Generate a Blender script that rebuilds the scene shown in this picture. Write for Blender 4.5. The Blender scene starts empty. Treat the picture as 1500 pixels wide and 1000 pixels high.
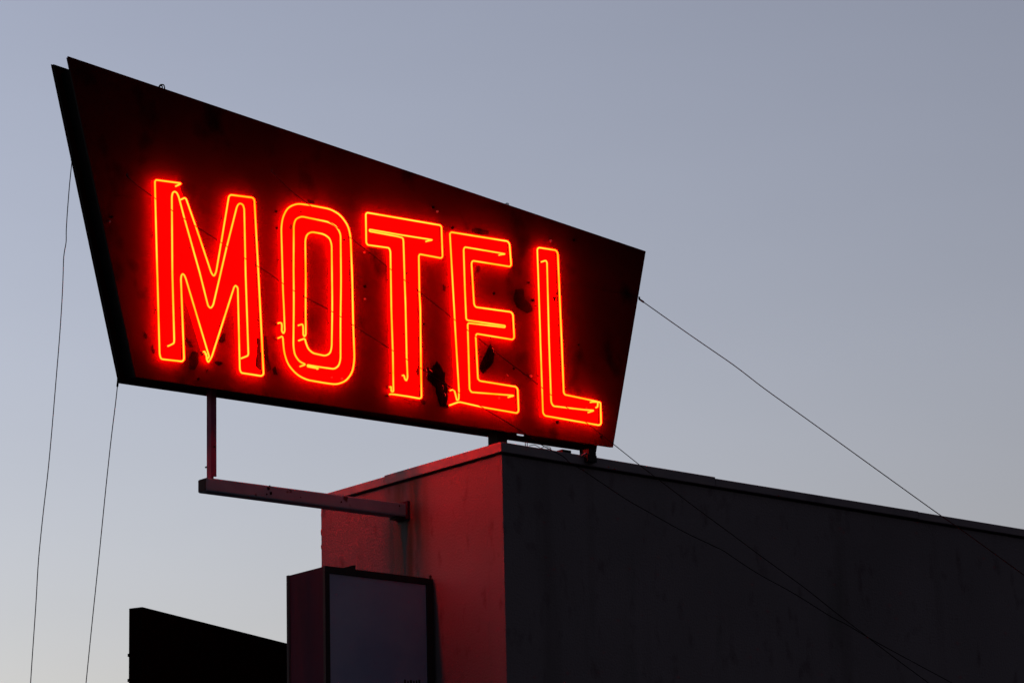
import bpy, bmesh, math, random
from mathutils import Vector, Matrix
from mathutils.geometry import tessellate_polygon
random.seed(7)
R = math.radians
sc = bpy.context.scene
C = sc.collection

# ------------------------------------------------------------------ camera
YAW, PITCH, ROLL, FPX = R(39.75), R(14.25), R(-1.32), 5000.0     # focal length in pixels of a 1500 px wide frame
fwd = Vector((math.sin(YAW)*math.cos(PITCH), math.cos(YAW)*math.cos(PITCH), math.sin(PITCH)))
r0 = fwd.cross(Vector((0, 0, 1))).normalized(); u0 = r0.cross(fwd)
rgt = math.cos(ROLL)*r0 + math.sin(ROLL)*u0
upv = -math.sin(ROLL)*r0 + math.cos(ROLL)*u0
def ray(px, py):
    return (fwd + rgt*((px-750)/FPX) - upv*((py-500)/FPX)).normalized()
DIST = 27.0
d0 = ray(735, 662)
CORNER_Z = 1.6 + d0.z*DIST                 # height of the wall corner just under the coping
CAM = Vector((0, 0, CORNER_Z)) - d0*DIST
def at(px, py, axis, val):
    """point of the photograph's line of sight on the plane axis = val (0: x, 1: y)"""
    d = ray(px, py); t = (val - CAM[axis])/d[axis]
    return CAM + d*t
def proj(p):
    v = Vector(p) - CAM; k = v.dot(fwd)
    return (750 + FPX*v.dot(rgt)/k, 500 - FPX*v.dot(upv)/k)
cd = bpy.data.cameras.new('camera'); cam = bpy.data.objects.new('camera', cd); C.objects.link(cam)
cd.sensor_width = 36; cd.sensor_fit = 'HORIZONTAL'; cd.lens = 36*FPX/1500; cd.clip_start = 0.1; cd.clip_end = 3000
m3 = Matrix((rgt, upv, -fwd)).transposed()
cam.matrix_world = Matrix.Translation(CAM) @ m3.to_4x4()
sc.camera = cam

# ------------------------------------------------------------------ dusk sky, exposure
EXPO = 5.77
KE = 1.0/2**EXPO                            # emission that shows as 1.0
w = bpy.data.worlds.new('World'); sc.world = w; w.use_nodes = True
nt = w.node_tree; bg = nt.nodes['Background']
sky = nt.nodes.new('ShaderNodeTexSky'); sky.sky_type = 'NISHITA'; sky.sun_disc = False
sky.sun_elevation = R(-4.0); sky.sun_rotation = R(39.75-45); sky.dust_density = 3.0
tint = nt.nodes.new('ShaderNodeMix'); tint.data_type = 'RGBA'; tint.blend_type = 'MULTIPLY'
tint.inputs[0].default_value = 1.0
tint.inputs[7].default_value = (1.025, 0.973, 1.01, 1)      # the photograph's cool white balance
hs = nt.nodes.new('ShaderNodeHueSaturation'); hs.inputs['Saturation'].default_value = 0.72
nt.links.new(sky.outputs[0], hs.inputs['Color']); nt.links.new(hs.outputs[0], tint.inputs[6]); gtc = nt.nodes.new('ShaderNodeTexCoord'); gmp = nt.nodes.new('ShaderNodeMapping'); gmp.inputs['Scale'].default_value = (4, 4, 14)
gn = nt.nodes.new('ShaderNodeTexNoise'); gn.inputs['Scale'].default_value = 1.3; gn.inputs['Detail'].default_value = 4      # thin uneven haze
gr = nt.nodes.new('ShaderNodeMapRange'); gr.inputs['To Min'].default_value = 0.95; gr.inputs['To Max'].default_value = 1.05
gv = nt.nodes.new('ShaderNodeVectorMath'); gv.operation = 'SCALE'
nt.links.new(gtc.outputs['Generated'], gmp.inputs[0]); nt.links.new(gmp.outputs[0], gn.inputs['Vector']); nt.links.new(gn.outputs['Fac'], gr.inputs['Value'])
nt.links.new(tint.outputs[2], gv.inputs[0]); nt.links.new(gr.outputs[0], gv.inputs['Scale']); nt.links.new(gv.outputs[0], bg.inputs[0])
bg.inputs[1].default_value = 0.15
vs = sc.view_settings
vs.view_transform = 'Standard'; vs.look = 'None'; vs.gamma = 1.0; vs.use_curve_mapping = False; vs.exposure = EXPO

# ------------------------------------------------------------------ helpers
def obj(name, bm, mat, parent=None, base=None):
    me = bpy.data.meshes.new(name)
    if base is None: base = Vector(parent['_base']) if parent is not None and '_base' in parent else Vector((0, 0, 0))
    bmesh.ops.translate(bm, vec=-Vector(base), verts=bm.verts)
    bmesh.ops.recalc_face_normals(bm, faces=bm.faces)
    bm.to_mesh(me); bm.free()
    me.materials.append(mat)
    o = bpy.data.objects.new(name, me); C.objects.link(o)
    if parent is not None: o.parent = parent
    else: o.location = base
    return o
def thing(name, label, cat, base, group=None):
    o = bpy.data.objects.new(name, None); C.objects.link(o); o.location = base
    o.empty_display_size = 0.1
    o['_base'] = list(base); o['label'] = label; o['category'] = cat
    if group: o['group'] = group
    return o
def tag(o, label, cat, group=None):
    o['label'] = label; o['category'] = cat
    if group: o['group'] = group
    return o
def box(bm, x0, x1, y0, y1, z0, z1, bev=0.0):
    vs_ = [bm.verts.new((x, y, z)) for x in (x0, x1) for y in (y0, y1) for z in (z0, z1)]
    f = [(0,1,3,2),(4,6,7,5),(0,4,5,1),(2,3,7,6),(0,2,6,4),(1,5,7,3)]
    fs = [bm.faces.new([vs_[i] for i in q]) for q in f]
    if bev:
        es = list({e for q in fs for e in q.edges})
        bmesh.ops.bevel(bm, geom=es, offset=bev, segments=2, affect='EDGES', profile=0.6)
def prism(bm, loops, y0, y1):
    """closed prism from loops of (x, z) (first outer, others holes) between y0 and y1"""
    P = [[Vector((x, z, 0)) for x, z in L] for L in loops]
    flat = [p for L in loops for p in L]
    A = [bm.verts.new((x, y0, z)) for x, z in flat]; B = [bm.verts.new((x, y1, z)) for x, z in flat]
    for t in tessellate_polygon(P):
        if len(set(t)) < 3: continue
        try: bm.faces.new([A[i] for i in t]); bm.faces.new([B[i] for i in reversed(t)])
        except ValueError: pass
    k = 0
    for L in loops:
        n = len(L)
        for i in range(n):
            a, b = k+i, k+(i+1) % n
            try: bm.faces.new((A[a], A[b], B[b], B[a]))
            except ValueError: pass
        k += n
def tube(bm, pts, r, n=8, caps=True):
    pts = [Vector(p) for p in pts]
    q = [pts[0]]
    for p in pts[1:]:
        if (p-q[-1]).length > 1e-4: q.append(p)
    pts = q
    rings = []; nrm = None
    for i, p in enumerate(pts):
        t = ((pts[min(i+1, len(pts)-1)]-p).normalized() + (p-pts[max(i-1, 0)]).normalized())
        if t.length < 1e-6: t = pts[min(i+1, len(pts)-1)]-pts[max(i-1,0)]
        t.normalize()
        if nrm is None:
            nrm = t.orthogonal().normalized()
        nrm = (nrm - t*nrm.dot(t))
        if nrm.length < 1e-6: nrm = t.orthogonal()
        nrm.normalize(); bi = t.cross(nrm)
        rings.append([bm.verts.new(p + r*(math.cos(2*math.pi*k/n)*nrm + math.sin(2*math.pi*k/n)*bi)) for k in range(n)])
    for a, b in zip(rings, rings[1:]):
        for k in range(n):
            f = bm.faces.new((a[k], a[(k+1) % n], b[(k+1) % n], b[k])); f.smooth = True
    if caps:
        bm.faces.new(rings[0]); bm.faces.new(list(reversed(rings[-1])))
def fillet(pts, r, seg=4):
    """round the corners of a 3D polyline"""
    out = [pts[0]]
    for i in range(1, len(pts)-1):
        p, a, b = pts[i], pts[i-1], pts[i+1]
        u, v = (a-p), (b-p)
        k = min(r, u.length*0.45, v.length*0.45)
        s, e = p+u.normalized()*k, p+v.normalized()*k
        for j in range(seg+1):
            t = j/seg
            out.append((1-t)**2*s + 2*t*(1-t)*p + t*t*e)
    out.append(pts[-1]); return out
def roundloop(pts, k=0.3):
    out = []
    n = len(pts)
    for i in range(n):
        p, a, b = pts[i], pts[i-1], pts[(i+1) % n]
        s_, e_ = p.lerp(a, min(k, 0.05/(a-p).length)), p.lerp(b, min(k, 0.05/(b-p).length))
        for t in (0, .5, 1): out.append((1-t)**2*s_ + 2*t*(1-t)*p + t*t*e_)
    return out
def cyl(bm, a, b, r, n=12):
    tube(bm, [a, b], r, n)

# ------------------------------------------------------------------ materials
def mat(name, col, rough=0.7, metal=0.0, spec=0.5):
    m = bpy.data.materials.new(name); m.use_nodes = True
    b = m.node_tree.nodes['Principled BSDF']
    b.inputs['Base Color'].default_value = (*col, 1); b.inputs['Roughness'].default_value = rough
    b.inputs['Metallic'].default_value = metal; b.inputs['Specular IOR Level'].default_value = spec
    return m
def noisy(m, c0, c1, scale=3.0, detail=6, lo=0.35, hi=0.65, stretch=(1,1,1), bump=0.0, bscale=60, bdist=0.01, coord='Object', extra=None):
    t = m.node_tree; N = t.nodes; L = t.links; b = N['Principled BSDF']
    tc = N.new('ShaderNodeTexCoord'); mp = N.new('ShaderNodeMapping'); mp.inputs['Scale'].default_value = stretch
    L.new(tc.outputs[coord], mp.inputs[0])
    n = N.new('ShaderNodeTexNoise'); n.inputs['Scale'].default_value = scale; n.inputs['Detail'].default_value = detail
    L.new(mp.outputs[0], n.inputs['Vector'])
    cr = N.new('ShaderNodeValToRGB'); cr.color_ramp.elements[0].position = lo; cr.color_ramp.elements[1].position = hi
    cr.color_ramp.elements[0].color = (*c0, 1); cr.color_ramp.elements[1].color = (*c1, 1)
    L.new(n.outputs['Fac'], cr.inputs[0]); last = cr.outputs[0]
    if extra:
        for (c, sc_, st, l2, h2) in extra:
            mp2 = N.new('ShaderNodeMapping'); mp2.inputs['Scale'].default_value = st; mp2.inputs['Location'].default_value = (3.1, 1.7, 5.2)
            L.new(tc.outputs[coord], mp2.inputs[0])
            n2 = N.new('ShaderNodeTexNoise'); n2.inputs['Scale'].default_value = sc_; n2.inputs['Detail'].default_value = 8
            L.new(mp2.outputs[0], n2.inputs['Vector'])
            mr = N.new('ShaderNodeMapRange'); mr.inputs['From Min'].default_value = l2; mr.inputs['From Max'].default_value = h2
            L.new(n2.outputs['Fac'], mr.inputs['Value'])
            mx = N.new('ShaderNodeMix'); mx.data_type = 'RGBA'; mx.inputs[7].default_value = (*c, 1)
            L.new(mr.outputs[0], mx.inputs[0]); L.new(last, mx.inputs[6]); last = mx.outputs[2]
    L.new(last, b.inputs['Base Color'])
    if bump:
        nb = N.new('ShaderNodeTexNoise'); nb.inputs['Scale'].default_value = bscale; nb.inputs['Detail'].default_value = 5
        L.new(tc.outputs[coord], nb.inputs['Vector'])
        bp = N.new('ShaderNodeBump'); bp.inputs['Strength'].default_value = bump; bp.inputs['Distance'].default_value = bdist
        L.new(nb.outputs['Fac'], bp.inputs['Height']); L.new(bp.outputs[0], b.inputs['Normal'])
    return m
M = {}
M['ground'] = noisy(mat('ground_asphalt', (0.05,0.05,0.05), 0.9), (0.035,0.035,0.037), (0.06,0.06,0.06), 0.6, bump=0.3)
WALLC = (0.20, 0.19, 0.175)
M['stucco'] = noisy(mat('wall_stucco', WALLC, 0.92, spec=0.2), (0.110,0.098,0.108), (0.142,0.125,0.138), 0.9, 9, 0.3, 0.7,
                    bump=0.5, bscale=55, bdist=0.012,
                    extra=[((0.055,0.060,0.055), 2.6, (1.0,1.0,0.16), 0.62, 0.90), ((0.070,0.052,0.060), 9.0, (1.0,1.0,0.5), 0.58, 0.80), ((0.138,0.112,0.120), 60.0, (1.0,1.0,1.0), 0.52, 0.85), ((0.072,0.060,0.064), 1.7, (1.6,1.0,0.12), 0.55, 0.85)])
def arm_stain_shade(m):
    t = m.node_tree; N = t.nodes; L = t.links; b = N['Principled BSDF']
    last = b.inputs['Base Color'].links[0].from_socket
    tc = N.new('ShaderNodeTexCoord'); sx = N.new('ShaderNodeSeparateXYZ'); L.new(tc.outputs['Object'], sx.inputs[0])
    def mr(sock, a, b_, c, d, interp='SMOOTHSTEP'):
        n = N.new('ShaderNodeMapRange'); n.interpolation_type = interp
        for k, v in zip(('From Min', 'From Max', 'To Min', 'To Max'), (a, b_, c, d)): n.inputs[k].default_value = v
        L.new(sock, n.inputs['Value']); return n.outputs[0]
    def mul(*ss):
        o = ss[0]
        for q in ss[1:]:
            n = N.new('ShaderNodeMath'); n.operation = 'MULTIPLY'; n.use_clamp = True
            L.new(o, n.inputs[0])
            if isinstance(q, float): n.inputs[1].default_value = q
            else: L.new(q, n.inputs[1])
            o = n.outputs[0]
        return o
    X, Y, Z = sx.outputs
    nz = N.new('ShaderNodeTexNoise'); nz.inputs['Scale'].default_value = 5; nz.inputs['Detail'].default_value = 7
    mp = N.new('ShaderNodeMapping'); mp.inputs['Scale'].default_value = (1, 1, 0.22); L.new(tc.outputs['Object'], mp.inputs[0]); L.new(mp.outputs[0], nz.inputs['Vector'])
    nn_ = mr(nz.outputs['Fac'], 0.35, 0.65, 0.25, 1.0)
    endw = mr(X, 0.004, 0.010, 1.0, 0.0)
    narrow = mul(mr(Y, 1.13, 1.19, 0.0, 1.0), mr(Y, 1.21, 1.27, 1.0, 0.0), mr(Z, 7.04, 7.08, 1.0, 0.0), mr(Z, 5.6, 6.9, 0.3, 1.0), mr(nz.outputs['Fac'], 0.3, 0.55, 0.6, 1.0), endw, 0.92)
    wide = mul(mr(Y, 0.80, 1.08, 0.0, 1.0), mr(Y, 1.30, 1.62, 1.0, 0.0), mr(Z, 6.2, 7.0, 0.35, 1.0), nn_, endw, 0.75)  # broad stain, also painting in the dim band that neither neon face lights
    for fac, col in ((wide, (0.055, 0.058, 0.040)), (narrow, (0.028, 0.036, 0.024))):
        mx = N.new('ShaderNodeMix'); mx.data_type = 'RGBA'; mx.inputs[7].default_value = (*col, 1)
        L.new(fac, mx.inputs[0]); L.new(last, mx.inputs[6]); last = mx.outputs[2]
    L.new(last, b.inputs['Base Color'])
arm_stain_shade(M['stucco'])
M['coping'] = noisy(mat('coping_metal', (0.2,0.19,0.2), 0.6), (0.105,0.09,0.11), (0.15,0.12,0.13), 4, 6, 0.3, 0.7, (1,1,3), 0.15, 30, 0.004,
                    extra=[((0.04,0.028,0.04), 2.0, (1.0,1.0,0.4), 0.56, 0.72)])
M['roof'] = mat('roof_felt', (0.05,0.05,0.05), 0.95)
M['sign_face'] = noisy(mat('sign_face_enamel', (0.03,0.006,0.005), 0.85, spec=0.02), (0.030,0.0022,0.0022), (0.044,0.003,0.003), 2.3, 8, 0.3, 0.7,
                       bump=0.12, bscale=14, bdist=0.006,
                       extra=[((0.006,0.0015,0.001), 3.2, (1.0,1.0,0.7), 0.57, 0.74), ((0.05,0.01,0.01), 26.0, (1,1,1), 0.70, 0.78)])
M['sign_dark'] = noisy(mat('sign_cabinet_sheet', (0.01,0.009,0.009), 0.8, spec=0.1), (0.006,0.005,0.005), (0.014,0.011,0.011), 5)
M['letter_paint'] = noisy(mat('letter_red_paint', (0.5,0.01,0.008), 0.8, spec=0.04), (0.38,0.002,0.002), (0.50,0.003,0.002), 3, 8, 0.3, 0.7,
                       bump=0.1, bscale=20, bdist=0.004,
                       extra=[((0.016,0.001,0.001), 11.0, (1.0,1.0,0.8), 0.655, 0.72)])
M['rust'] = noisy(mat('rust_black', (0.01,0.006,0.006), 0.95, spec=0.0), (0.0006,0.0004,0.0004), (0.0025,0.001,0.001), 14)
M['stain'] = noisy(mat('grime_stain', (0.03,0.006,0.006), 0.9, spec=0.01), (0.003,0.001,0.001), (0.012,0.002,0.002), 12)
M['bare'] = mat('chipped_bare_metal', (0.09,0.07,0.08), 0.6)
M['steel_paint'] = noisy(mat('grey_painted_steel', (0.18,0.16,0.18), 0.7, spec=0.15), (0.130,0.185,0.230), (0.170,0.235,0.280), 6, 8, 0.3, 0.7, (1,1,1), 0.1, 40, 0.003,
                       extra=[((0.03,0.02,0.02), 9.0, (1,1,1), 0.64, 0.70)])
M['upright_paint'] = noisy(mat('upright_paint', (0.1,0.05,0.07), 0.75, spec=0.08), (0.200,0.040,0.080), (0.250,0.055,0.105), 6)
M['black_steel'] = mat('black_steel', (0.010,0.009,0.010), 0.75, spec=0.15)
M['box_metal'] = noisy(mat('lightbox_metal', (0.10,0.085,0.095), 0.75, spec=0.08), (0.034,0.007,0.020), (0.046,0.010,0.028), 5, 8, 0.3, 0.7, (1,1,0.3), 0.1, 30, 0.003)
M['box_frame'] = mat('lightbox_frame', (0.018,0.014,0.016), 0.7, spec=0.2)
M['acrylic'] = noisy(mat('milky_acrylic_panel', (0.2,0.2,0.24), 0.35, spec=0.4), (0.18,0.21,0.33), (0.27,0.27,0.38), 1.6, 5)
M['print_black'] = mat('black_print', (0.01,0.01,0.01), 0.6)
M['board'] = mat('black_board', (0.0012,0.0012,0.0014), 0.95, spec=0.0)
M['wire'] = mat('wire_dark', (0.006,0.006,0.007), 0.8, spec=0.05)
M['cord'] = mat('cord_grey', (0.10,0.09,0.10), 0.8, spec=0.2)
M['ceramic'] = mat('electrode_housing', (0.015,0.008,0.008), 0.7)
M['glass_post'] = mat('glass_tube_support', (0.012,0.004,0.004), 0.6, spec=0.1)
TUBE_L = (142.0, 0.66, 0.013)
def neon_mat(name, k=1.0, g=1.0):
    m = bpy.data.materials.new(name); m.use_nodes = True
    t = m.node_tree; N = t.nodes; L = t.links; b = N['Principled BSDF']
    b.inputs['Base Color'].default_value = (0.05,0.02,0.01,1); b.inputs['Roughness'].default_value = 0.2
    tc = N.new('ShaderNodeTexCoord'); n = N.new('ShaderNodeTexNoise'); n.inputs['Scale'].default_value = 3.5; n.inputs['Detail'].default_value = 3
    L.new(tc.outputs['Object'], n.inputs['Vector'])
    cr = N.new('ShaderNodeValToRGB'); cr.color_ramp.elements[0].position = 0.3; cr.color_ramp.elements[1].position = 0.7
    cr.color_ramp.elements[0].color = (1, TUBE_L[1]*0.78*g/TUBE_L[0], 0.006/TUBE_L[0], 1)
    cr.color_ramp.elements[1].color = (1, TUBE_L[1]*1.35*g/TUBE_L[0], 0.055/TUBE_L[0], 1)
    L.new(n.outputs['Fac'], cr.inputs[0]); L.new(cr.outputs[0], b.inputs['Emission Color'])
    b.inputs['Emission Strength'].default_value = TUBE_L[0]*k*KE
    return m
M['neon'] = neon_mat('neon_glow')
M['neon_back'] = neon_mat('neon_glow_back', 0.8, 1.25)

# ------------------------------------------------------------------ ground
bm = bmesh.new(); bmesh.ops.create_grid(bm, x_segments=2, y_segments=2, size=900)
g = obj('ground', bm, M['ground']); g['kind'] = 'structure'

# ------------------------------------------------------------------ the building: a stuccoed wing with a thin coping
wbase = Vector((0, 0, 0))
bld = thing('motel_building', 'flat roofed stucco building under the neon sign, its end wall glowing red', 'building', wbase)
pB = at(470.5, 760, 0, 0.0)                     # far end of the end wall
DEP = pB.y; LEN = 13.0
zt = CORNER_Z
# coping heights measured along both walls, on their own planes
CF, CH, CO = -0.028, 0.072, 0.028
def top_front(px, py): return at(px, py, 1, CF)
tf0 = top_front(735, 661.8).z + 0.0
tf1 = at(1500, 786.0, 1, CF); slopeF = (tf1.z - tf0)/tf1.x
tl1 = at(520, 723.0, 0, -CO); slopeL = (tl1.z - tf0)/tl1.y
def ztop(x, y): return tf0 + slopeF*x + slopeL*y      # underside of the coping
bm = bmesh.new()
G = 0.012
def wall_block(x0, x1, y0, y1, dz):
    v = {}
    for x in (x0, x1):
        for y in (y0, y1):
            v[x, y, 0] = bm.verts.new((x, y, 0)); v[x, y, 1] = bm.verts.new((x, y, ztop(x, y)+dz))
    bm.faces.new((v[x0,y0,0], v[x1,y0,0], v[x1,y0,1], v[x0,y0,1])); bm.faces.new((v[x0,y1,0], v[x0,y1,1], v[x1,y1,1], v[x1,y1,0]))
    bm.faces.new((v[x0,y0,0], v[x0,y0,1], v[x0,y1,1], v[x0,y1,0])); bm.faces.new((v[x1,y0,0], v[x1,y1,0], v[x1,y1,1], v[x1,y0,1]))
    bm.faces.new((v[x0,y0,1], v[x1,y0,1], v[x1,y1,1], v[x0,y1,1])); bm.faces.new((v[x0,y0,0], v[x0,y1,0], v[x1,y1,0], v[x1,y0,0]))
TH = 0.2
wall_block(0, LEN, 0, TH, -G)                     # front wall with parapet
wall_block(0, TH, TH+0.002, DEP, -G)
wall_block(LEN-TH, LEN, TH+0.002, DEP, -G)
wall_block(TH+0.002, LEN-TH-0.002, DEP-TH, DEP, -G)
# subdivide the end wall's far edge so that its stucco arris is uneven
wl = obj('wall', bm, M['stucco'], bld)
bm = bmesh.new()                                   # rough stucco arrises: small lumps along both visible corners
for k in range(70):
    z = 2.5 + (zt-2.55)*k/70 + random.uniform(-.03, .03)
    rr = random.uniform(0.004, 0.011)
    p = Vector((0.002, DEP-0.003, z)) if k % 2 else Vector((0.001, 0.001, z))
    mt = Matrix.Translation(p) @ Matrix.Diagonal((rr, rr, rr*random.uniform(1.5, 4), 1))
    bmesh.ops.create_icosphere(bm, subdivisions=1, radius=1.0, matrix=mt)
o = obj('stucco_lump', bm, M['stucco'], bld); o['kind'] = 'stuff'
bm = bmesh.new(); box(bm, TH+.002, LEN-TH-.002, TH+.004, DEP-TH-.002, zt-0.72, zt-0.62)
obj('roof', bm, M['roof'], bld)
# blocking strip recessed below the coping (the dark line)
bm = bmesh.new()
def slab(bm, x0, x1, y0, y1, dz0, dz1, jz=0.0, tilt=0.0):
    v = {}
    for x in (x0, x1):
        for y in (y0, y1):
            for k, dz in ((0, dz0), (1, dz1)):
                v[x, y, k] = bm.verts.new((x, y, ztop(x, y)+dz+jz+(tilt if x == x1 else 0)))
    for q in (((x0,y0),(x1,y0)), ((x1,y0),(x1,y1)), ((x1,y1),(x0,y1)), ((x0,y1),(x0,y0))):
        a, b = q
        bm.faces.new((v[a+(0,)], v[b+(0,)], v[b+(1,)], v[a+(1,)]))
    bm.faces.new([v[(x, y, 1)] for x, y in ((x0,y0),(x1,y0),(x1,y1),(x0,y1))])
    bm.faces.new([v[(x, y, 0)] for x, y in ((x0,y0),(x0,y1),(x1,y1),(x1,y0))])
slab(bm, 0.022, LEN-.03, 0.022, TH-.03, -G, 0.004)
slab(bm, 0.022, TH-.03, TH-.028, DEP-.03, -G, 0.004)
obj('blocking_strip', bm, M['black_steel'], bld)
def slabq(cs, dz0, dz1):
    bm = bmesh.new()
    lo = [bm.verts.new((x, y, ztop(x, y)+dz0)) for x, y in cs]; hi = [bm.verts.new((x, y, ztop(x, y)+dz1)) for x, y in cs]
    bm.faces.new(lo[::-1]); bm.faces.new(hi)
    for i in range(4): bm.faces.new((lo[i], lo[(i+1) % 4], hi[(i+1) % 4], hi[i]))
    bmesh.ops.bevel(bm, geom=list(bm.edges), offset=0.003, segments=1, affect='EDGES')
    return bm
xj = [0.0] + [at(px, 700, 1, CF).x for px in (1048,)] 
x = xj[-1]
while x < LEN-1.5:
    x += 2.42; xj.append(min(x, LEN))
for k, (a, b) in enumerate(zip(xj, xj[1:])):
    if k == 0:
        obj('coping', slabq([(-CO, CF), (b, CF), (b, TH+.01), (TH+.011, TH+.01)], 0.004, CH+0.011), M['coping'], bld)
        continue
    bm = bmesh.new()
    slab(bm, (-CO if k == 0 else a+0.003), b, CF, TH+0.01, 0.004, CH+(0.009 if k == 0 else 0.0), 0.0, 0.004*(k % 2) + (0.004 if k == 0 else 0))
    bmesh.ops.bevel(bm, geom=list(bm.edges), offset=0.004, segments=1, affect='EDGES')
    obj('coping', bm, M['coping'], bld)
obj('coping', slabq([(-CO, CF+.001), (TH+.010, TH+.011), (TH+.010, DEP*0.62), (-CO, DEP*0.62)], 0.004, CH+0.011), M['coping'], bld)
yj = [DEP*0.62, DEP+CO]
for a, b in zip(yj, yj[1:]):
    bm = bmesh.new(); slab(bm, -CO, TH+0.01, a+0.001, b, 0.004, CH+0.002)
    bmesh.ops.bevel(bm, geom=list(bm.edges), offset=0.004, segments=1, affect='EDGES')
    obj('coping', bm, M['coping'], bld)

# ------------------------------------------------------------------ steel arm: beam out of the end wall with an upright at its end
bt = at(598, 737.5, 0, 0.0); bb = at(598, 757.0, 0, 0.0)
yBF = bt.y
bl = at(302.5, 698.5, 1, yBF); blb = at(302.5, 718.6, 1, yBF)
yBB = at(290.3, 706, 0, bl.x).y
print('beam', bt, bb, bl, blb, 'yback', yBB)
BW = yBB - yBF
zr0, zr1 = bt.z, bl.z; hb = ((bt.z-bb.z)+(bl.z-blb.z))/2
YC = (yBF+yBB)/2
arm = thing('sign_arm', 'grey steel arm sticking out of the red-lit wall with an upright holding up the sign', 'support arm', Vector((0, YC, bt.z)))
bm = bmesh.new(); box(bm, bl.x, 0.0, yBF, yBB, 0, hb, 0.012)
for v in bm.verts:
    v.co.z += (zr0 - hb) + (zr1-zr0)*(v.co.x/bl.x)
# hollow end
obj('beam', bm, M['steel_paint'], arm)
bm = bmesh.new(); box(bm, bl.x-0.004, bl.x-0.0005, yBF+0.008, yBB-0.006, zr1-hb+0.008, zr1-0.008, 0.0)
obj('end_cap', bm, M['black_steel'], arm)
bm = bmesh.new(); box(bm, -0.028, -0.002, yBF-0.022, yBB+0.022, zr0-hb-0.022, zr0+0.020, 0.004)
obj('wall_flange', bm, M['box_metal'], arm)
bm = bmesh.new(); box(bm, -0.11, -0.03, yBF+0.01, yBB-0.01, zr0-hb-0.020, zr0-hb-0.001)  # black block standing in for the shadow under the beam's wall end
obj('shadow_block', bm, M['black_steel'], arm)

# ------------------------------------------------------------------ the neon sign
OUT = [(99.5, 82.5), (946, 368), (898, 655), (199, 552)]      # front panel corners TL TR BR BL
yF = YC - 0.13
for _ in range(30):                                            # cabinet depth from the two bottom left corners
    p = at(199, 552, 1, yF); yb = at(173, 558, 0, p.x).y
    yF += (YC - (yF+yb)/2)*0.7
yBk = at(173, 558, 0, at(199, 552, 1, yF).x).y
print('sign yF', yF, 'yBk', yBk, 'YC', YC)
ST = 0.046                                                     # tube stand-off
oc = [at(px, py, 1, yF) for px, py in OUT]
print('sign corners', oc, [proj((p.x, yBk, p.z)) for p in oc])
ox = [(p.x, p.z) for p in oc]
SB = Vector(((oc[2].x+oc[3].x)/2, YC, min(oc[2].z, oc[3].z)))
sign = thing('motel_sign', 'black tapering double-sided sign reading MOTEL in glowing red neon on the roof corner', 'neon sign', SB)
PT = 0.010
bm = bmesh.new(); prism(bm, [ox], yF, yF+PT); obj('front_panel', bm, M['sign_face'], sign)
hA, hB_ = at(756, 634.0, 1, yBk), at(768, 639.4, 1, yBk)          # a rust hole that lets a sliver of sky through
hole = [(hA.x, hA.z), (hB_.x-.01, hA.z-.004), (hB_.x, hB_.z), (hA.x, hB_.z)]
gx0, gx1 = at(755.5, 637, 1, yF+0.10).x, at(769, 637, 1, yF+0.16).x
bm = bmesh.new(); prism(bm, [ox, hole], yBk-PT, yBk); obj('back_panel', bm, M['sign_face'], sign)
# recessed edge panels
def inset(P, ds):
    n = len(P); L = []
    for i in range(n):
        a, b = Vector(P[i]), Vector(P[(i+1) % n]); d = (b-a).normalized(); nn = Vector((d.y, -d.x))
        L.append((a+nn*ds[i], d))
    out = []
    for i in range(n):
        (p, d), (q, e) = L[i-1], L[i]
        den = d.x*e.y-d.y*e.x; t = ((q.x-p.x)*e.y-(q.y-p.y)*e.x)/den
        out.append(p+d*t)
    return out
ins = inset(ox, [0.05, 0.075, 0.030, 0.070])      # top, right, bottom, left
for i, nm in enumerate(('top_panel', 'side_panel', 'bottom_panel', 'side_panel')):
    a, b = ins[i], ins[(i+1) % 4]; c = (ins[0]+ins[1]+ins[2]+ins[3])/4
    d = (b-a).normalized(); nn = Vector((d.y, -d.x))
    runs = [(a, b)]
    if nm == 'bottom_panel':
        if b.x < a.x: a, b = b, a; nn = Vector((0, 1))
        f = lambda x: a.lerp(b, (x-a.x)/(b.x-a.x))
        runs = [(a, f(gx0)), (f(gx1), b)]
    for (a, b) in runs:
        q = [a, b, b+nn*0.006, a+nn*0.006]
        bm = bmesh.new(); prism(bm, [[(v.x, v.y) for v in q]], yF+PT+0.0005, yBk-PT-0.0005)
        obj(nm, bm, M['sign_dark'], sign)
# folded lip around the front and back sheets
for (ya, yb) in ((yF+PT, yF+PT+0.022), (yBk-PT-0.022, yBk-PT)):
    bm = bmesh.new(); inn = inset(ox, [0.004]*4); inn2 = inset(ox, [0.007]*4)
    prism(bm, [[(v.x, v.y) for v in inn], [(v.x, v.y) for v in inn2]], ya, yb)
    obj('folded_lip', bm, M['sign_dark'], sign)

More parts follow.
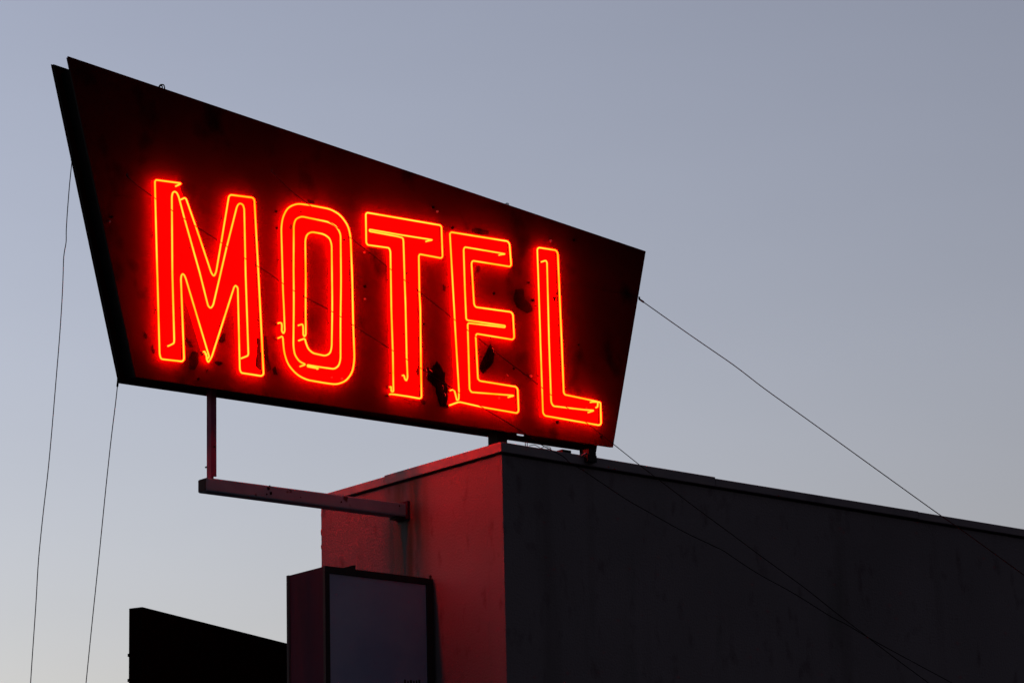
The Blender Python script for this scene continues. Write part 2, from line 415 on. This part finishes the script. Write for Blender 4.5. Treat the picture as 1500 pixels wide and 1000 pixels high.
yT = yF - ST
def P2(pts, y=None): return [at(px, py, 1, yT if y is None else y) for px, py in pts]
TUBES = {
 'M1': [(300,514.5),(303.8,525.5),(306.6,522.5),(272.4,408),(270,402.6),(268,401),(266,402.8),(265.3,408),(268,492.8),(269.4,526),(266.8,529.3),(236,525.6),(234,518.4),(230.4,400),(227.2,291),(226.6,266),(228.4,263.8),(266.4,268.6),(259.4,272)],
 'M2': [(302.4,517.5),(303.2,526.5),(305.4,530.6),(310.2,523),(343.2,420.4),(345.3,417.8),(348.6,421.2),(351,540.8),(353,546),(382.8,550.6),(386,548),(378.2,400),(372.8,292.8),(370,289.5),(338,285.4),(335.2,288),(324,355),(317,398),(313.6,404.8),(309.8,400),(287.2,332),(272.8,291.2),(270.6,289.8),(266.9,291.6)],
 'M3': [(248,506),(254.6,502.6),(254.9,498),(252.8,400),(251.5,288),(253,282),(256,280.6),(259,282.3),(261.8,288),(270.4,321.6),(292.4,400),(304.8,448),(308.5,451.6),(312,447.2),(323.2,400),(332.8,360),(346.4,304),(348.8,299.4),(352,298),(355.8,300),(357.6,305.6),(360,400),(363.5,518.4),(362.6,521),(355.2,524)],
 'O1': [(409.4,472.6),(412.4,472.6),(413.2,476.4),(412.9,484.5),(415.3,488.6),(417.4,484.6),(416.2,450.8),(414.4,424),(412,334),(414.4,318.4),(421.6,304),(435.2,298.2),(453.6,300.8),(484,306.4),(498.4,314.4),(509.6,329.6),(513.6,345),(516.6,440),(519.2,526),(516,545.2),(506.4,558),(493.6,562.8),(480.8,561.4),(448.8,556),(434.4,548.4),(421.6,534),(416,516.4),(414.4,494.6),(413,492.4),(409.3,494.4)],
 'O2': [(441.6,535.8),(448.4,533.6),(439.2,529.6),(432,519.6),(430,506.8),(430,430),(430.4,329.6),(432.8,321.2),(440.8,317.1),(482.4,325.4),(493.6,332),(499.2,342.6),(499.2,440),(498.8,526),(496,535.6),(489.6,540.4),(469.6,537.7),(450.6,534.2),(450.8,536.6),(466.4,539.6)],
 'O3': [(439,475.8),(443,474.6),(444.2,478),(444.3,490.4),(446,493),(448,490),(448,430),(446.9,352),(449.6,343.2),(456.8,339.6),(474.4,342.7),(483.2,348.8),(486.2,358.4),(486.4,440),(486.2,508),(484,517.2),(476.8,521),(458.4,517.2),(451.2,510.8),(448,502),(446.6,495.6),(439.5,498)],
 'T1': [(572.9,566),(573,573),(576.2,573.6),(575.2,514),(573.5,450),(571.6,368),(569.5,363.2),(538.4,358.8),(536.4,355.6),(535.5,314),(537.4,311.6),(644.6,330),(646.6,332.4),(647.9,376),(645.8,378.2),(615.2,372.2),(613.8,375),(614.2,429),(615.3,450),(617,540),(617.3,581.6),(615,583.6),(596.8,580.4),(572.8,576.8)],
 'T2': [(626,353),(634,351.6),(587.5,344.0),(541,336.2),(541.2,339.0),(582,346.2),(590.3,348.4),(591.3,353),(592.4,411),(594,450),(596,525),(596.9,553),(595,557.6),(592.8,555),(591.4,549.2)],
 'E1': [(661.4,571),(664.6,570.4),(666.4,575.6),(669,586.4),(671.6,585),(672,574),(666.4,470),(660,357),(659.3,342),(661.4,340),(743.6,353.3),(746.6,357),(748.7,388),(746.6,390.6),(692.8,381.8),(691,385),(694.2,446),(696.8,449.8),(748.4,456.8),(751.4,460.4),(753.5,494.4),(751.2,497.2),(698,488.8),(696.6,492),(700.4,554.6),(703.2,557.6),(755.6,566.4),(758,570),(759.4,602),(757,604.8),(705.6,595.8),(672,588.4),(660.6,592.6)],
 'E2': [(733,373),(740.8,372),(680.6,362),(678.8,365.4),(681,420),(683.2,468.6),(739.4,477.0),(739.2,479.6),(685.2,472.8),(685.6,500),(687.8,570),(690.6,574.2),(753.8,579),(746.4,581)],
 'L1': [(875,596),(875.6,588.2),(828,577.8),(826,574.6),(822.2,495),(816.8,371),(814.2,366.7),(789.4,362.5),(787.3,365),(788.1,388),(791.6,495),(795,604.6),(798,608.8),(877.6,622.6),(880.2,620.4),(879.4,590),(877,588.6),(867,588.4)],
 'L2': [(795,382.9),(799.6,381.4),(801.4,384.4),(804.4,495),(807,589),(810,594.6),(856,599.8),(870.8,600.8),(863.6,603.2)],
}
POLY = {
 'M': [[(226.6,263.6),(266.4,268.4),(313.6,405),(336.4,285.2),(372.6,290),(386,550.8),(352.6,546.2),(345.6,418),(305.4,531),(265.6,402),(269.4,529.6),(235.4,525.4)]],
 'O': [[(412,334),(414.4,318.4),(421.6,304),(435.2,298),(453.6,300.8),(484,306.4),(498.4,314.4),(509.6,329.6),(513.6,345),(516.6,440),(519.2,526),(516,545.2),(506.4,558),(493.6,562.8),(480.8,561.4),(448.8,556),(434.4,548.4),(421.6,534),(416,516.4)],
       [(446.9,352),(449.6,343.2),(456.8,339.6),(474.4,342.7),(483.2,348.8),(486.2,358.4),(486.2,508),(484,517.2),(476.8,521),(458.4,517.2),(451.2,510.8),(448,502)]],
 'T': [[(535.5,311.2),(646.6,330.2),(648,378.4),(613.6,372),(617.4,584),(576.4,577),(571.5,363.6),(536.3,358.4)]],
 'E': [[(659.2,339.6),(746.4,353.8),(748.8,391),(690.8,381.4),(694.4,449.4),(751.4,457.2),(753.6,497.6),(696.4,488.4),(700.8,557.2),(757.8,566.6),(759.6,605.2),(671.4,588.6)]],
 'L': [[(787.2,362.2),(816.6,367),(826.2,577.4),(879.4,588.6),(880.4,623),(795.4,608.6)]],
}
RT = 0.0066
RF = 4.0/185
frontparts = []
for nm, P in POLY.items():
    loops = [[(q.x, q.z) for q in (roundloop(P2(L)) if nm == 'O' else P2(L))] for L in P]
    bm = bmesh.new(); prism(bm, loops, yF-0.0025, yF-0.0003)
    pl_ = obj('painted_letter', bm, M['letter_paint'], sign); pl_['label'] = 'red painted letter ' + nm
    frontparts.append(pl_)
nsup = bpy.data.meshes.new('tube_support')
bm = bmesh.new(); cyl(bm, (0, 0, 0), (0, ST-0.006, 0), 0.006, 8); bm.to_mesh(nsup); bm.free(); nsup.materials.append(M['glass_post'])
hous = bpy.data.meshes.new('electrode_housing')
bm = bmesh.new(); cyl(bm, (0, 0, 0), (0, -0.026, 0), 0.0125, 14); bm.to_mesh(hous); bm.free(); hous.materials.append(M['ceramic'])
for nm, P in TUBES.items():
    pts = P2(P)
    fl = fillet(pts, RF if nm[0] != 'O' else 0.2, 4 if nm[0] != 'O' else 5)
    wob = random.random()*6
    path = [p + Vector((0, 0.003*math.sin(wob+p.x*9+p.z*7), 0)) for p in fl]
    a, b = path[0], path[-1]
    ea = fillet([Vector((a.x, yF-0.027, a.z)), a, path[1]], 0.012, 3); eb = fillet([path[-2], b, Vector((b.x, yF-0.027, b.z))], 0.012, 3)
    full = ea[:-1] + path[1:-1] + eb[1:]
    bm = bmesh.new(); tube(bm, full, RT, 8)
    frontparts.append(obj('neon_tube', bm, M['neon'], sign))
    for e in (a, b):
        h = bpy.data.objects.new('electrode_housing', hous); C.objects.link(h); h.parent = sign
        h.location = Vector((e.x, yF, e.z)) - SB; frontparts.append(h)
    # supports at long straight runs
    acc = 0
    for p, q in zip(pts, pts[1:]):
        L = (q-p).length
        if L > 0.33:
            n = 2 if L > 1.0 else 1
            for k in range(n):
                m = p.lerp(q, (k+0.5)/n + random.uniform(-.06, .06))
                s = bpy.data.objects.new('tube_support', nsup); C.objects.link(s); s.parent = sign
                s.location = Vector((m.x, yT+0.007, m.z)) - SB; frontparts.append(s)
# the other side reads MOTEL too: the same parts turned half round
cx = (at(235, 400, 1, yT).x + at(875, 600, 1, yT).x)/2
yc = (yF+yBk)/2
for o in list(frontparts):
    c = o.copy(); C.objects.link(c); c.parent = sign
    if o.name.startswith('neon_tube'):
        c.data = o.data.copy(); c.data.materials[0] = M['neon_back']
    lc = Vector((cx, yc, 0)) - Vector((SB.x, SB.y, 0))
    l0 = o.location.copy()
    c.rotation_euler = (0, 0, math.pi)
    c.location = Vector((2*lc.x - l0.x, 2*lc.y - l0.y, l0.z))

# damage, stains and fittings on the front panel
def ragged(poly, n=3, amp=0.8):
    out = []
    for i in range(len(poly)):
        a, b = poly[i], poly[(i+1) % len(poly)]
        for k in range(n):
            t = k/n
            out.append((a[0]+(b[0]-a[0])*t + (random.uniform(-amp, amp) if k else 0), a[1]+(b[1]-a[1])*t + (random.uniform(-amp, amp) if k else 0)))
    return out
def patch(poly, m, name, dy=0.004, amp=0.8):
    pts = P2(ragged(poly, 3, amp), yF-dy)
    bm = bmesh.new(); prism(bm, [[(q.x, q.z) for q in pts]], yF-dy, yF-dy+0.0012)
    return obj(name, bm, m, sign)
HOLES = [
 [(640,528.5),(645,535),(650,545),(652.5,545.5),(651.5,557),(655,566),(656,580),(653,594),(645,595.5),(641,584),(638,568),(632,562),(626,556),(624.5,538),(631,540),(636,534)],
 [(719,503),(724,513),(723,530),(716,539),(708,547),(702.5,541),(706,528),(712,516)],
]
STAINS = [
 [(755,424),(767,423),(769,438),(778,446),(780,455),(772,459),(764,455),(757,450),(752,440)],
 [(376,494),(381,497),(382,512),(386,530),(386,543),(379,541),(374,535),(376,515)],
 [(387,492),(390,493),(392,510),(393,525),(397,540),(392,545),(388,530),(386,510)],
 [(403,536),(405,542),(407,549),(401,548),(399,540)],
 [(326,489),(331,488),(330,499),(325,502),(320,500)],
 [(283,514),(290,516),(291,530),(286,541),(278,540),(277,524)],
 [(313,530),(320,529),(326,532),(320,535)], [(300,541),(306,541),(303,546)],
 [(212,485),(215.5,491),(214,497),(211,493)], [(272,494),(279,500),(283,508),(278,508),(272,499)],
 [(224,505),(227,517),(225,518),(222,508)], [(691,336),(703,335),(716,339),(716,344),(702,343),(691,340)],
 [(450,293),(459,294),(461,298),(452,297)], [(611,538),(614,544),(612,551),(609,545)],
 [(650,416),(653,420),(652,427),(649,424)],[(810,434),(814,434),(815,441),(811,441)],[(698,389),(703,390),(702,398),(697,398)],
 [(618,586),(623,587),(622,592),(617,591)],
]
for p in HOLES: patch(p, M['rust'], 'torn_patch', 0.006)
for p in STAINS: patch(p, M['stain'], 'stain_patch', 0.0045)
# peeled slivers of bare sheet that catch the light
for (x1, y1, x2, y2, wd) in ((629,541,633,545,.7),(651,575,652,581,.7),(624.5,540,624.8,551,.4),(742,548,744,551,.5),(648,564,649.5,570,.4),(721,509,723,516,.4)):
    a, b = at(x1, y1, 1, yF-0.012), at(x2, y2, 1, yF-0.02)
    bm = bmesh.new(); tube(bm, [a, (a+b)/2+Vector((0.004, -0.006, 0)), b], 0.0022*wd*2, 5)
    obj('peeled_sliver', bm, M['bare'], sign)
# bolts and little lamp clips
for (px, py) in ((163,318),(160,325),(533,370),(503,352),(405,334),(404,310),(634,304),(640,310),(662,334),(806,353),(840,352),(847,505),(723,430),(534,438),(774,414),(752,540),(777,551),(880,640),(500,555),(730,583),(858,598),(780,440),(534,420),(485,553),(485,537),(816,618),(290,555),(440,310),(620,475)):
    p = at(px, py, 1, yF)
    bm = bmesh.new(); cyl(bm, (p.x, yF-0.0005, p.z), (p.x, yF-0.012, p.z), random.uniform(0.008, 0.013), 8)
    obj('bolt', bm, M['bare'] if random.random() < 0.35 else M['rust'], sign)
# small electrode leads under T
for path in ([(578,566),(586,571),(594,570),(597.5,560)], [(604,562),(609,565),(613,571),(614,579)], [(589,580),(595,586),(604,588),(610,585)]):
    pts = fillet(P2(path, yF-0.02), 0.03, 4); bm = bmesh.new(); tube(bm, pts, 0.0025, 6)
    obj('lead_wire', bm, M['wire'], sign)
# a lapped sheet joint across the front panel
ja, jb = at(150, 316, 1, yF), at(925, 402, 1, yF); zj = (ja.z+jb.z)/2
def edge_x(P, Q, z): return P[0] + (Q[0]-P[0])*(z-P[1])/(Q[1]-P[1])
bm = bmesh.new(); box(bm, edge_x(ox[0], ox[3], zj)+.01, edge_x(ox[1], ox[2], zj)-.01, yF-0.0012, yF-0.0001, zj-.0035, zj); obj('sheet_joint', bm, M['sign_face'], sign)
# lifting eyes on the top edge
def eye(px, py, s):
    p = at(px, py, 1, yF+0.03)
    bm = bmesh.new(); pts = []
    for k in range(13):
        a = math.pi*(-0.12 + 1.24*k/12)
        pts.append(Vector((p.x + s*math.cos(a), yF+0.03 + 0.004*math.sin(k), p.z + s*0.95*math.sin(a))))
    tube(bm, pts, 0.005, 6); obj('lifting_eye', bm, M['black_steel'], sign)
eye(237.5, 128.5, 0.026); eye(235.5, 128.8, 0.018); eye(743, 300.5, 0.016)
# legs standing on the roof, seen above the coping
zroof = zt-0.62
for (xa, xb, yy) in ((728.3, 743, 645), (862.5, 872.6, 666)):
    a, b = at(xa, yy, 1, YC-0.06), at(xb, yy, 1, YC-0.06)
    zb = ins[3].y + (ins[2].y-ins[3].y)*((a.x-ins[3].x)/(ins[2].x-ins[3].x))
    bm = bmesh.new(); box(bm, a.x, b.x, YC-0.06, YC+0.06, zroof+0.002, zb-0.008)
    obj('leg', bm, M['black_steel'], sign)
# upright of the arm, from beam to the underside of the sign
pl = at(309.3, 690, 1, YC-0.032); pr = at(317.8, 690, 1, YC-0.032); pk = at(302.8, 690, 0, pl.x)
zb = ins[3].y + (ins[2].y-ins[3].y)*((pl.x-ins[3].x)/(ins[2].x-ins[3].x))
zbeam = zr1 + (zr0-zr1)*(1 - pl.x/bl.x)
bm = bmesh.new()
W = pr.x-pl.x; tf = 0.008
yu0, yu1 = YC-0.032, pk.y
box(bm, pl.x, pl.x+tf, yu0+0.001, yu1, zbeam+0.001, zb-0.007)                 # channel web facing out
box(bm, pl.x+tf+0.001, pl.x+W, yu0+0.006, yu0+0.006+tf, zbeam+0.022, zb-0.007)
box(bm, pl.x+tf+0.001, pl.x+W, yu1-tf, yu1-0.001, zbeam+0.022, zb-0.007)
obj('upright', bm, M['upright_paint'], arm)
bm = bmesh.new(); box(bm, pl.x+0.012, pl.x+W-0.02, yu0+0.016, yu1-0.02, zbeam+0.001, zbeam+0.04); obj('shoe', bm, M['black_steel'], arm)
for (px, py) in ((314, 654), (301.8, 684)):
    p = at(px, py, 1, yu0)
    bm = bmesh.new(); cyl(bm, (p.x, yu0+0.006, p.z), (p.x, yu0-0.006, p.z), 0.007, 8); obj('bolt', bm, M['black_steel'], arm)
for (px, py, s) in ((393, 715, 1.0), (396.5, 722, .9), (390.5, 723.5, .5), (395, 711.5, .6), (500, 735, .5), (440, 728, .4), (585, 741, .5)):
    p = at(px, py, 1, yBF-0.001)
    q = ragged([(p.x-.012*s, p.z+.008*s), (p.x+.010*s, p.z+.016*s), (p.x+.014*s, p.z-.008*s), (p.x-.006*s, p.z-.014*s)], 2, 0.004)
    bm = bmesh.new(); prism(bm, [q], yBF-0.002, yBF-0.0008); obj('rust_spot', bm, M['rust'], arm)

# ------------------------------------------------------------------ light box on the end wall
XR = -0.02
fr = at(634.5, 849, 0, XR); yLF = fr.y
fl_ = at(476.0, 826.2, 1, yLF); yLB = at(419.3, 838, 0, fl_.x).y
x0, x1 = fl_.x, XR; zT0, zT1 = fl_.z, at(634.5, 849, 1, yLF).z
print('lightbox', x0, x1, yLF, yLB, zT0, zT1)
zTop = (zT0+zT1)/2; zBot = zTop-1.55
lb = thing('light_box_sign', 'unlit boxed sign with dark frame and milky panel hung on the red wall', 'light box', Vector(((x0+x1)/2, (yLF+yLB)/2, zBot)))
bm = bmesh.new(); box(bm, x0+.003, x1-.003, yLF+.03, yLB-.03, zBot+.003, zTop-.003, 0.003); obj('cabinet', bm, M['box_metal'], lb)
px_m = 1/185.0
fwL, fwT, fwR = at(483.2, 900, 1, yLF).x-at(476.4, 900, 1, yLF).x, 0.052, at(633.5, 900, 1, yLF).x-at(624.0, 900, 1, yLF).x
for (ya, yb) in ((yLF, yLF+.03), (yLB-.03, yLB)):
    fm = M['box_frame']
    for nm, c in (('frame_bar', (x0, x1, zTop-fwT, zTop)), ('frame_bar', (x0, x1, zBot, zBot+fwT)), ('frame_bar', (x0, x0+fwL, zBot+fwT+.001, zTop-fwT-.001)), ('frame_bar', (x1-fwR, x1, zBot+fwT+.001, zTop-fwT-.001))):
        bm = bmesh.new(); box(bm, c[0], c[1], ya, yb, c[2], c[3], 0.002); obj(nm, bm, fm, lb)
    bm = bmesh.new(); yp = (ya+.012 if ya == yLF else ya+.008); box(bm, x0+fwL+.001, x1-fwR-.001, yp, yp+.006, zBot+fwT+.001, zTop-fwT-.001); obj('face_panel', bm, M['acrylic'], lb)
# seams on the side of the cabinet and retainer
bm = bmesh.new(); box(bm, x0-.001, x0+.0025, yLB-.045, yLB-.041, zBot+.01, zTop-.01); obj('seam', bm, M['box_frame'], lb)
bm = bmesh.new()
a = at(505, 827, 1, yLF+.06); b = at(519.5, 826, 1, yLF+.06)
prism(bm, [[(a.x-.01, zTop-.004), (b.x, zTop-.004), (b.x, zTop+.045), (b.x-.03, zTop+.04), (a.x-.02, zTop+.012)]], yLF+.05, yLF+.10); obj('lifting_bracket', bm, M['box_frame'], lb)
bm = bmesh.new(); box(bm, x1-.02, x1-.002, yLF+.015, yLF+.03, zTop+.001, zTop+.03); obj('corner_tab', bm, M['box_frame'], lb)
for zz in (zTop-.3, zBot+.3):
    bm = bmesh.new(); box(bm, XR+.001, -.001, (yLF+yLB)/2-.05, (yLF+yLB)/2+.05, zz-.05, zz+.05); obj('wall_bracket', bm, M['black_steel'], lb)
# tops of the black lettering just inside the picture's lower edge
for (xa, xb, yt_) in ((592,594.6,994.5),(596.6,598.6,996),(600.4,603.4,995),(605.2,607.4,996),(609,611.4,995.6),(613,615.6,994.6)):
    a, b = at(xa, yt_, 1, yLF+.011), at(xb, yt_, 1, yLF+.011)
    bm = bmesh.new(); box(bm, a.x, b.x, yLF+.0105, yLF+.0118, a.z-.11, a.z); obj('printed_stroke', bm, M['print_black'], lb)

# ------------------------------------------------------------------ black board at lower left
far = 34.0
c0 = CAM + ray(208.6, 888.2)*far
def dirh(theta): return Vector((math.sin(theta), math.cos(theta), 0))
best = None
def slope_of(th, sgn):
    a = proj(c0); b = proj(c0 + dirh(th)*sgn*1.0); return (b[1]-a[1])/(b[0]-a[0])
thr = min((abs(slope_of(R(t/4), 1)-0.252), R(t/4)) for t in range(int(4*45), int(4*120)))[1]
thl = thr - math.pi/2
dR, dL = dirh(thr), dirh(thl)
# thickness so that the left face spans 19.4 px
k = min((abs(proj(c0 + dL*(i*0.01))[0]-189.3), i*0.01) for i in range(1, 120))[1]
print('board', math.degrees(thr), slope_of(thr, 1), slope_of(thl, 1), k, proj(c0+dL*k))
wR = 3.4; hB = 2.6
bs = thing('boxed_sign', 'black box-shaped sign board silhouetted against the sky left of the light box', 'sign board', Vector((c0.x+dR.x*wR/2, c0.y+dR.y*wR/2, 0)))
def rbox(a, u, lu, v, lv, z0, z1, bev=0.004):
    bm = bmesh.new(); vv = [bm.verts.new((*(a + u*s*lu + v*t*lv).to_2d(), z)) for s in (0, 1) for t in (0, 1) for z in (z0, z1)]
    for q in [(0,1,3,2),(4,6,7,5),(0,4,5,1),(2,3,7,6),(0,2,6,4),(1,5,7,3)]: bm.faces.new([vv[i] for i in q])
    if bev: bmesh.ops.bevel(bm, geom=list(bm.edges), offset=bev, segments=1, affect='EDGES')
    return bm
obj('cabinet', rbox(c0, dR, wR, dL, k, c0.z-hB, c0.z), M['board'], bs)
obj('face_panel', rbox(c0-dL*0.012+dR*0.06, dR, wR-0.12, dL, 0.011, c0.z-hB+.06, c0.z-.06), M['board'], bs)
obj('post', rbox(c0+dR*(wR*.5-.15)+dL*(k*.5-.08), dR, .3, dL, .16, 0.0, c0.z-hB), M['board'], bs)
for zz in (0.45, 0.7, 1.0, 1.4):
    obj('hinge', rbox(c0+dL*(k+.0005), dL, .012, dR, .03, c0.z-zz-.03, c0.z-zz, 0), M['board'], bs)

# ------------------------------------------------------------------ wires
def wire(px, ydep, r, name, label, m, cat='wire', to_ground=True, smooth=True, group=None):
    n = len(px); pts = []
    x0_, x1_ = px[0][0], px[-1][0]; y0_, y1_ = px[0][1], px[-1][1]
    tot = math.hypot(x1_-x0_, y1_-y0_)
    for (x, y) in px:
        t = math.hypot(x-x0_, y-y0_)/tot
        pts.append(at(x, y, 1, ydep[0] + (ydep[1]-ydep[0])*t))
    if to_ground:
        d = (pts[-1]-pts[-min(4, n)]).normalized()
        if d.z > -0.05: d = Vector((d.x, d.y, -0.3)).normalized()
        pts.append(pts[-1] + d*(pts[-1].z/-d.z))
    if smooth: pts = fillet(pts, 0.25, 3)
    bm = bmesh.new(); tube(bm, pts, r, 6)
    o = obj(name, bm, m, None, base=pts[-1] if to_ground else pts[0])
    bm = bmesh.new(); tube(bm, [pts[0]+Vector((0, 0, .02)), pts[0], pts[0].lerp(pts[1], min(1, .05/max(.01, (pts[1]-pts[0]).length)))], r*2.2, 6)
    k_ = obj('clip', bm, M['black_steel'], None, base=o.location); k_.parent = o; k_.location = (0, 0, 0)
    return tag(o, label, cat, 'wires strung from the motel sign')
wire([(105.3,230),(105,240),(101.6,272.6),(98.4,314),(96.9,340),(97.2,354),(93.2,374),(92,420),(88,486),(81.8,560),(76,630),(70.3,692),(62.9,753),(55.8,824),(53.2,876),(46.2,977),(44.8,1000)],
     (yBk-0.02, yBk+0.05), 0.0038, 'guy_wire', 'kinked thin wire hanging from the upper left edge of the sign', M['cord'])
wire([(172.8,557),(170,585),(163,640),(156,705),(150.5,760),(145,815),(134,920),(126,1000)],
     (yBk-0.02, yBk+0.05), 0.0038, 'guy_wire', 'thin wire hanging from the lower left corner of the sign', M['cord'])
wire([(186,258),(200,271),(248,305.6),(278.4,326.4),(310.4,346.4),(369.6,385.6),(392,398.4),(421.6,420.8),(452,438.4),(474.4,449.2),(499,463.6),(520,478),(568.8,509.2),(603,530.8),(622.6,543),(660,567.2),(716.8,602.8),(760,628.4),(790,650),(812,661),(826.6,669),(835.4,679),(848.6,684.8),(885.3,709.7),(920,733),(960,755),(1000,778),(1060,806),(1074,816),(1110,840),(1161,867),(1217,902.7),(1238.7,913),(1273,934),(1330,965),(1388,996)],
     (yF-ST-0.03, -1.6), 0.0036, 'guy_wire', 'slack dark wire crossing the lower neon letters and sagging over the front wall', M['wire'])
wire([(398,252),(426.4,280),(455,301.6),(476,320),(512.8,348),(560,384.8),(614.5,427.5),(657.6,461.6),(700.8,496),(723,513),(752,535.4),(787,562),(820,588.5),(860,619.5),(899,650.5),(934,678.5),(958,697),(1020,744),(1080,788),(1120,818),(1180,861),(1217,891),(1260,924),(1313,965),(1361,1000)],
     (yF-ST-0.03, -2.0), 0.0036, 'guy_wire', 'taut dark wire running from above the O across the E to lower right', M['wire'])
wire([(936.5,438),(1012,491.5),(1078,536.5),(1114,565),(1200,626.5),(1274,680),(1372,750.5),(1412,778),(1500,842)],
     (yF+0.02, -1.6), 0.0042, 'guy_wire', 'taut wire from the right edge of the sign against open sky', M['wire'])

# junction box, clamp and loose cable on the coping
def cz(x): return ztop(x, 0)+CH
p = at(826, 665, 1, 0.02)
jb = None
bm = bmesh.new(); box(bm, p.x-.05, p.x+.045, -.02, .05, cz(p.x)+.010, cz(p.x)+.036, .003)
tag(obj('junction_box', bm, M['black_steel'], None, base=(p.x, .015, cz(p.x)+.010)), 'small flat black box lying on the coping below the right end of the sign', 'junction box')
a = at(857.5, 670, 1, -.05); b = at(871.5, 670, 1, -.05)
clp = thing('brace_clamp', 'stubby black clamp gripping the coping beside the right end of the sign', 'clamp', Vector(((a.x+b.x)/2, -.04, cz(a.x))))
bm = bmesh.new(); box(bm, a.x+.004, b.x, -.075, -.030, cz(a.x)-.045, cz(a.x)+.012, .004); obj('jaw', bm, M['black_steel'], clp)
bm = bmesh.new(); box(bm, a.x+.02, b.x-.004, -.072, -.0, cz(a.x)+.0125, cz(a.x)+.06, .004); obj('block', bm, M['black_steel'], clp)
bm = bmesh.new()
q0 = at(851, 667.5, 1, -.04); q1 = at(866, 660.5, 1, -.04)
tube(bm, [q0, (q0+q1)/2+Vector((0,0,.002)), q1], .008, 6); obj('rod', bm, M['steel_paint'], clp)
pts = [at(x, y, 1, 0.03+0.02*math.sin(i*1.7)) for i, (x, y) in enumerate([(775,652.5),(783,651),(788,653.5),(792,656.5),(797,654),(803,653.5),(808,657),(801,658),(791,656),(786,658.5),(797,660),(808,660),(816,661.5),(822,664)])]
bm = bmesh.new(); tube(bm, fillet(pts, .03, 4), .0028, 6)
tag(obj('loose_cable', bm, M['wire'], None, base=pts[0]), 'tangled black cable lying on the coping under the sign', 'cable')
for i, xx in enumerate((769.6, 772.4)):
    a = at(xx, 652.5, 1, 0.05); t_ = at(xx-.2, 646.5, 1, 0.05)
    bm = bmesh.new(); tube(bm, [a+Vector((0,0,-.012)), t_], .0035, 6)
    tag(obj('drop_wire', bm, M['wire'], None, base=a), ('left' if i == 0 else 'right')+' one of two short upright wires between sign and coping', 'wire')
for o in bpy.data.objects:
    if '_base' in o: del o['_base']
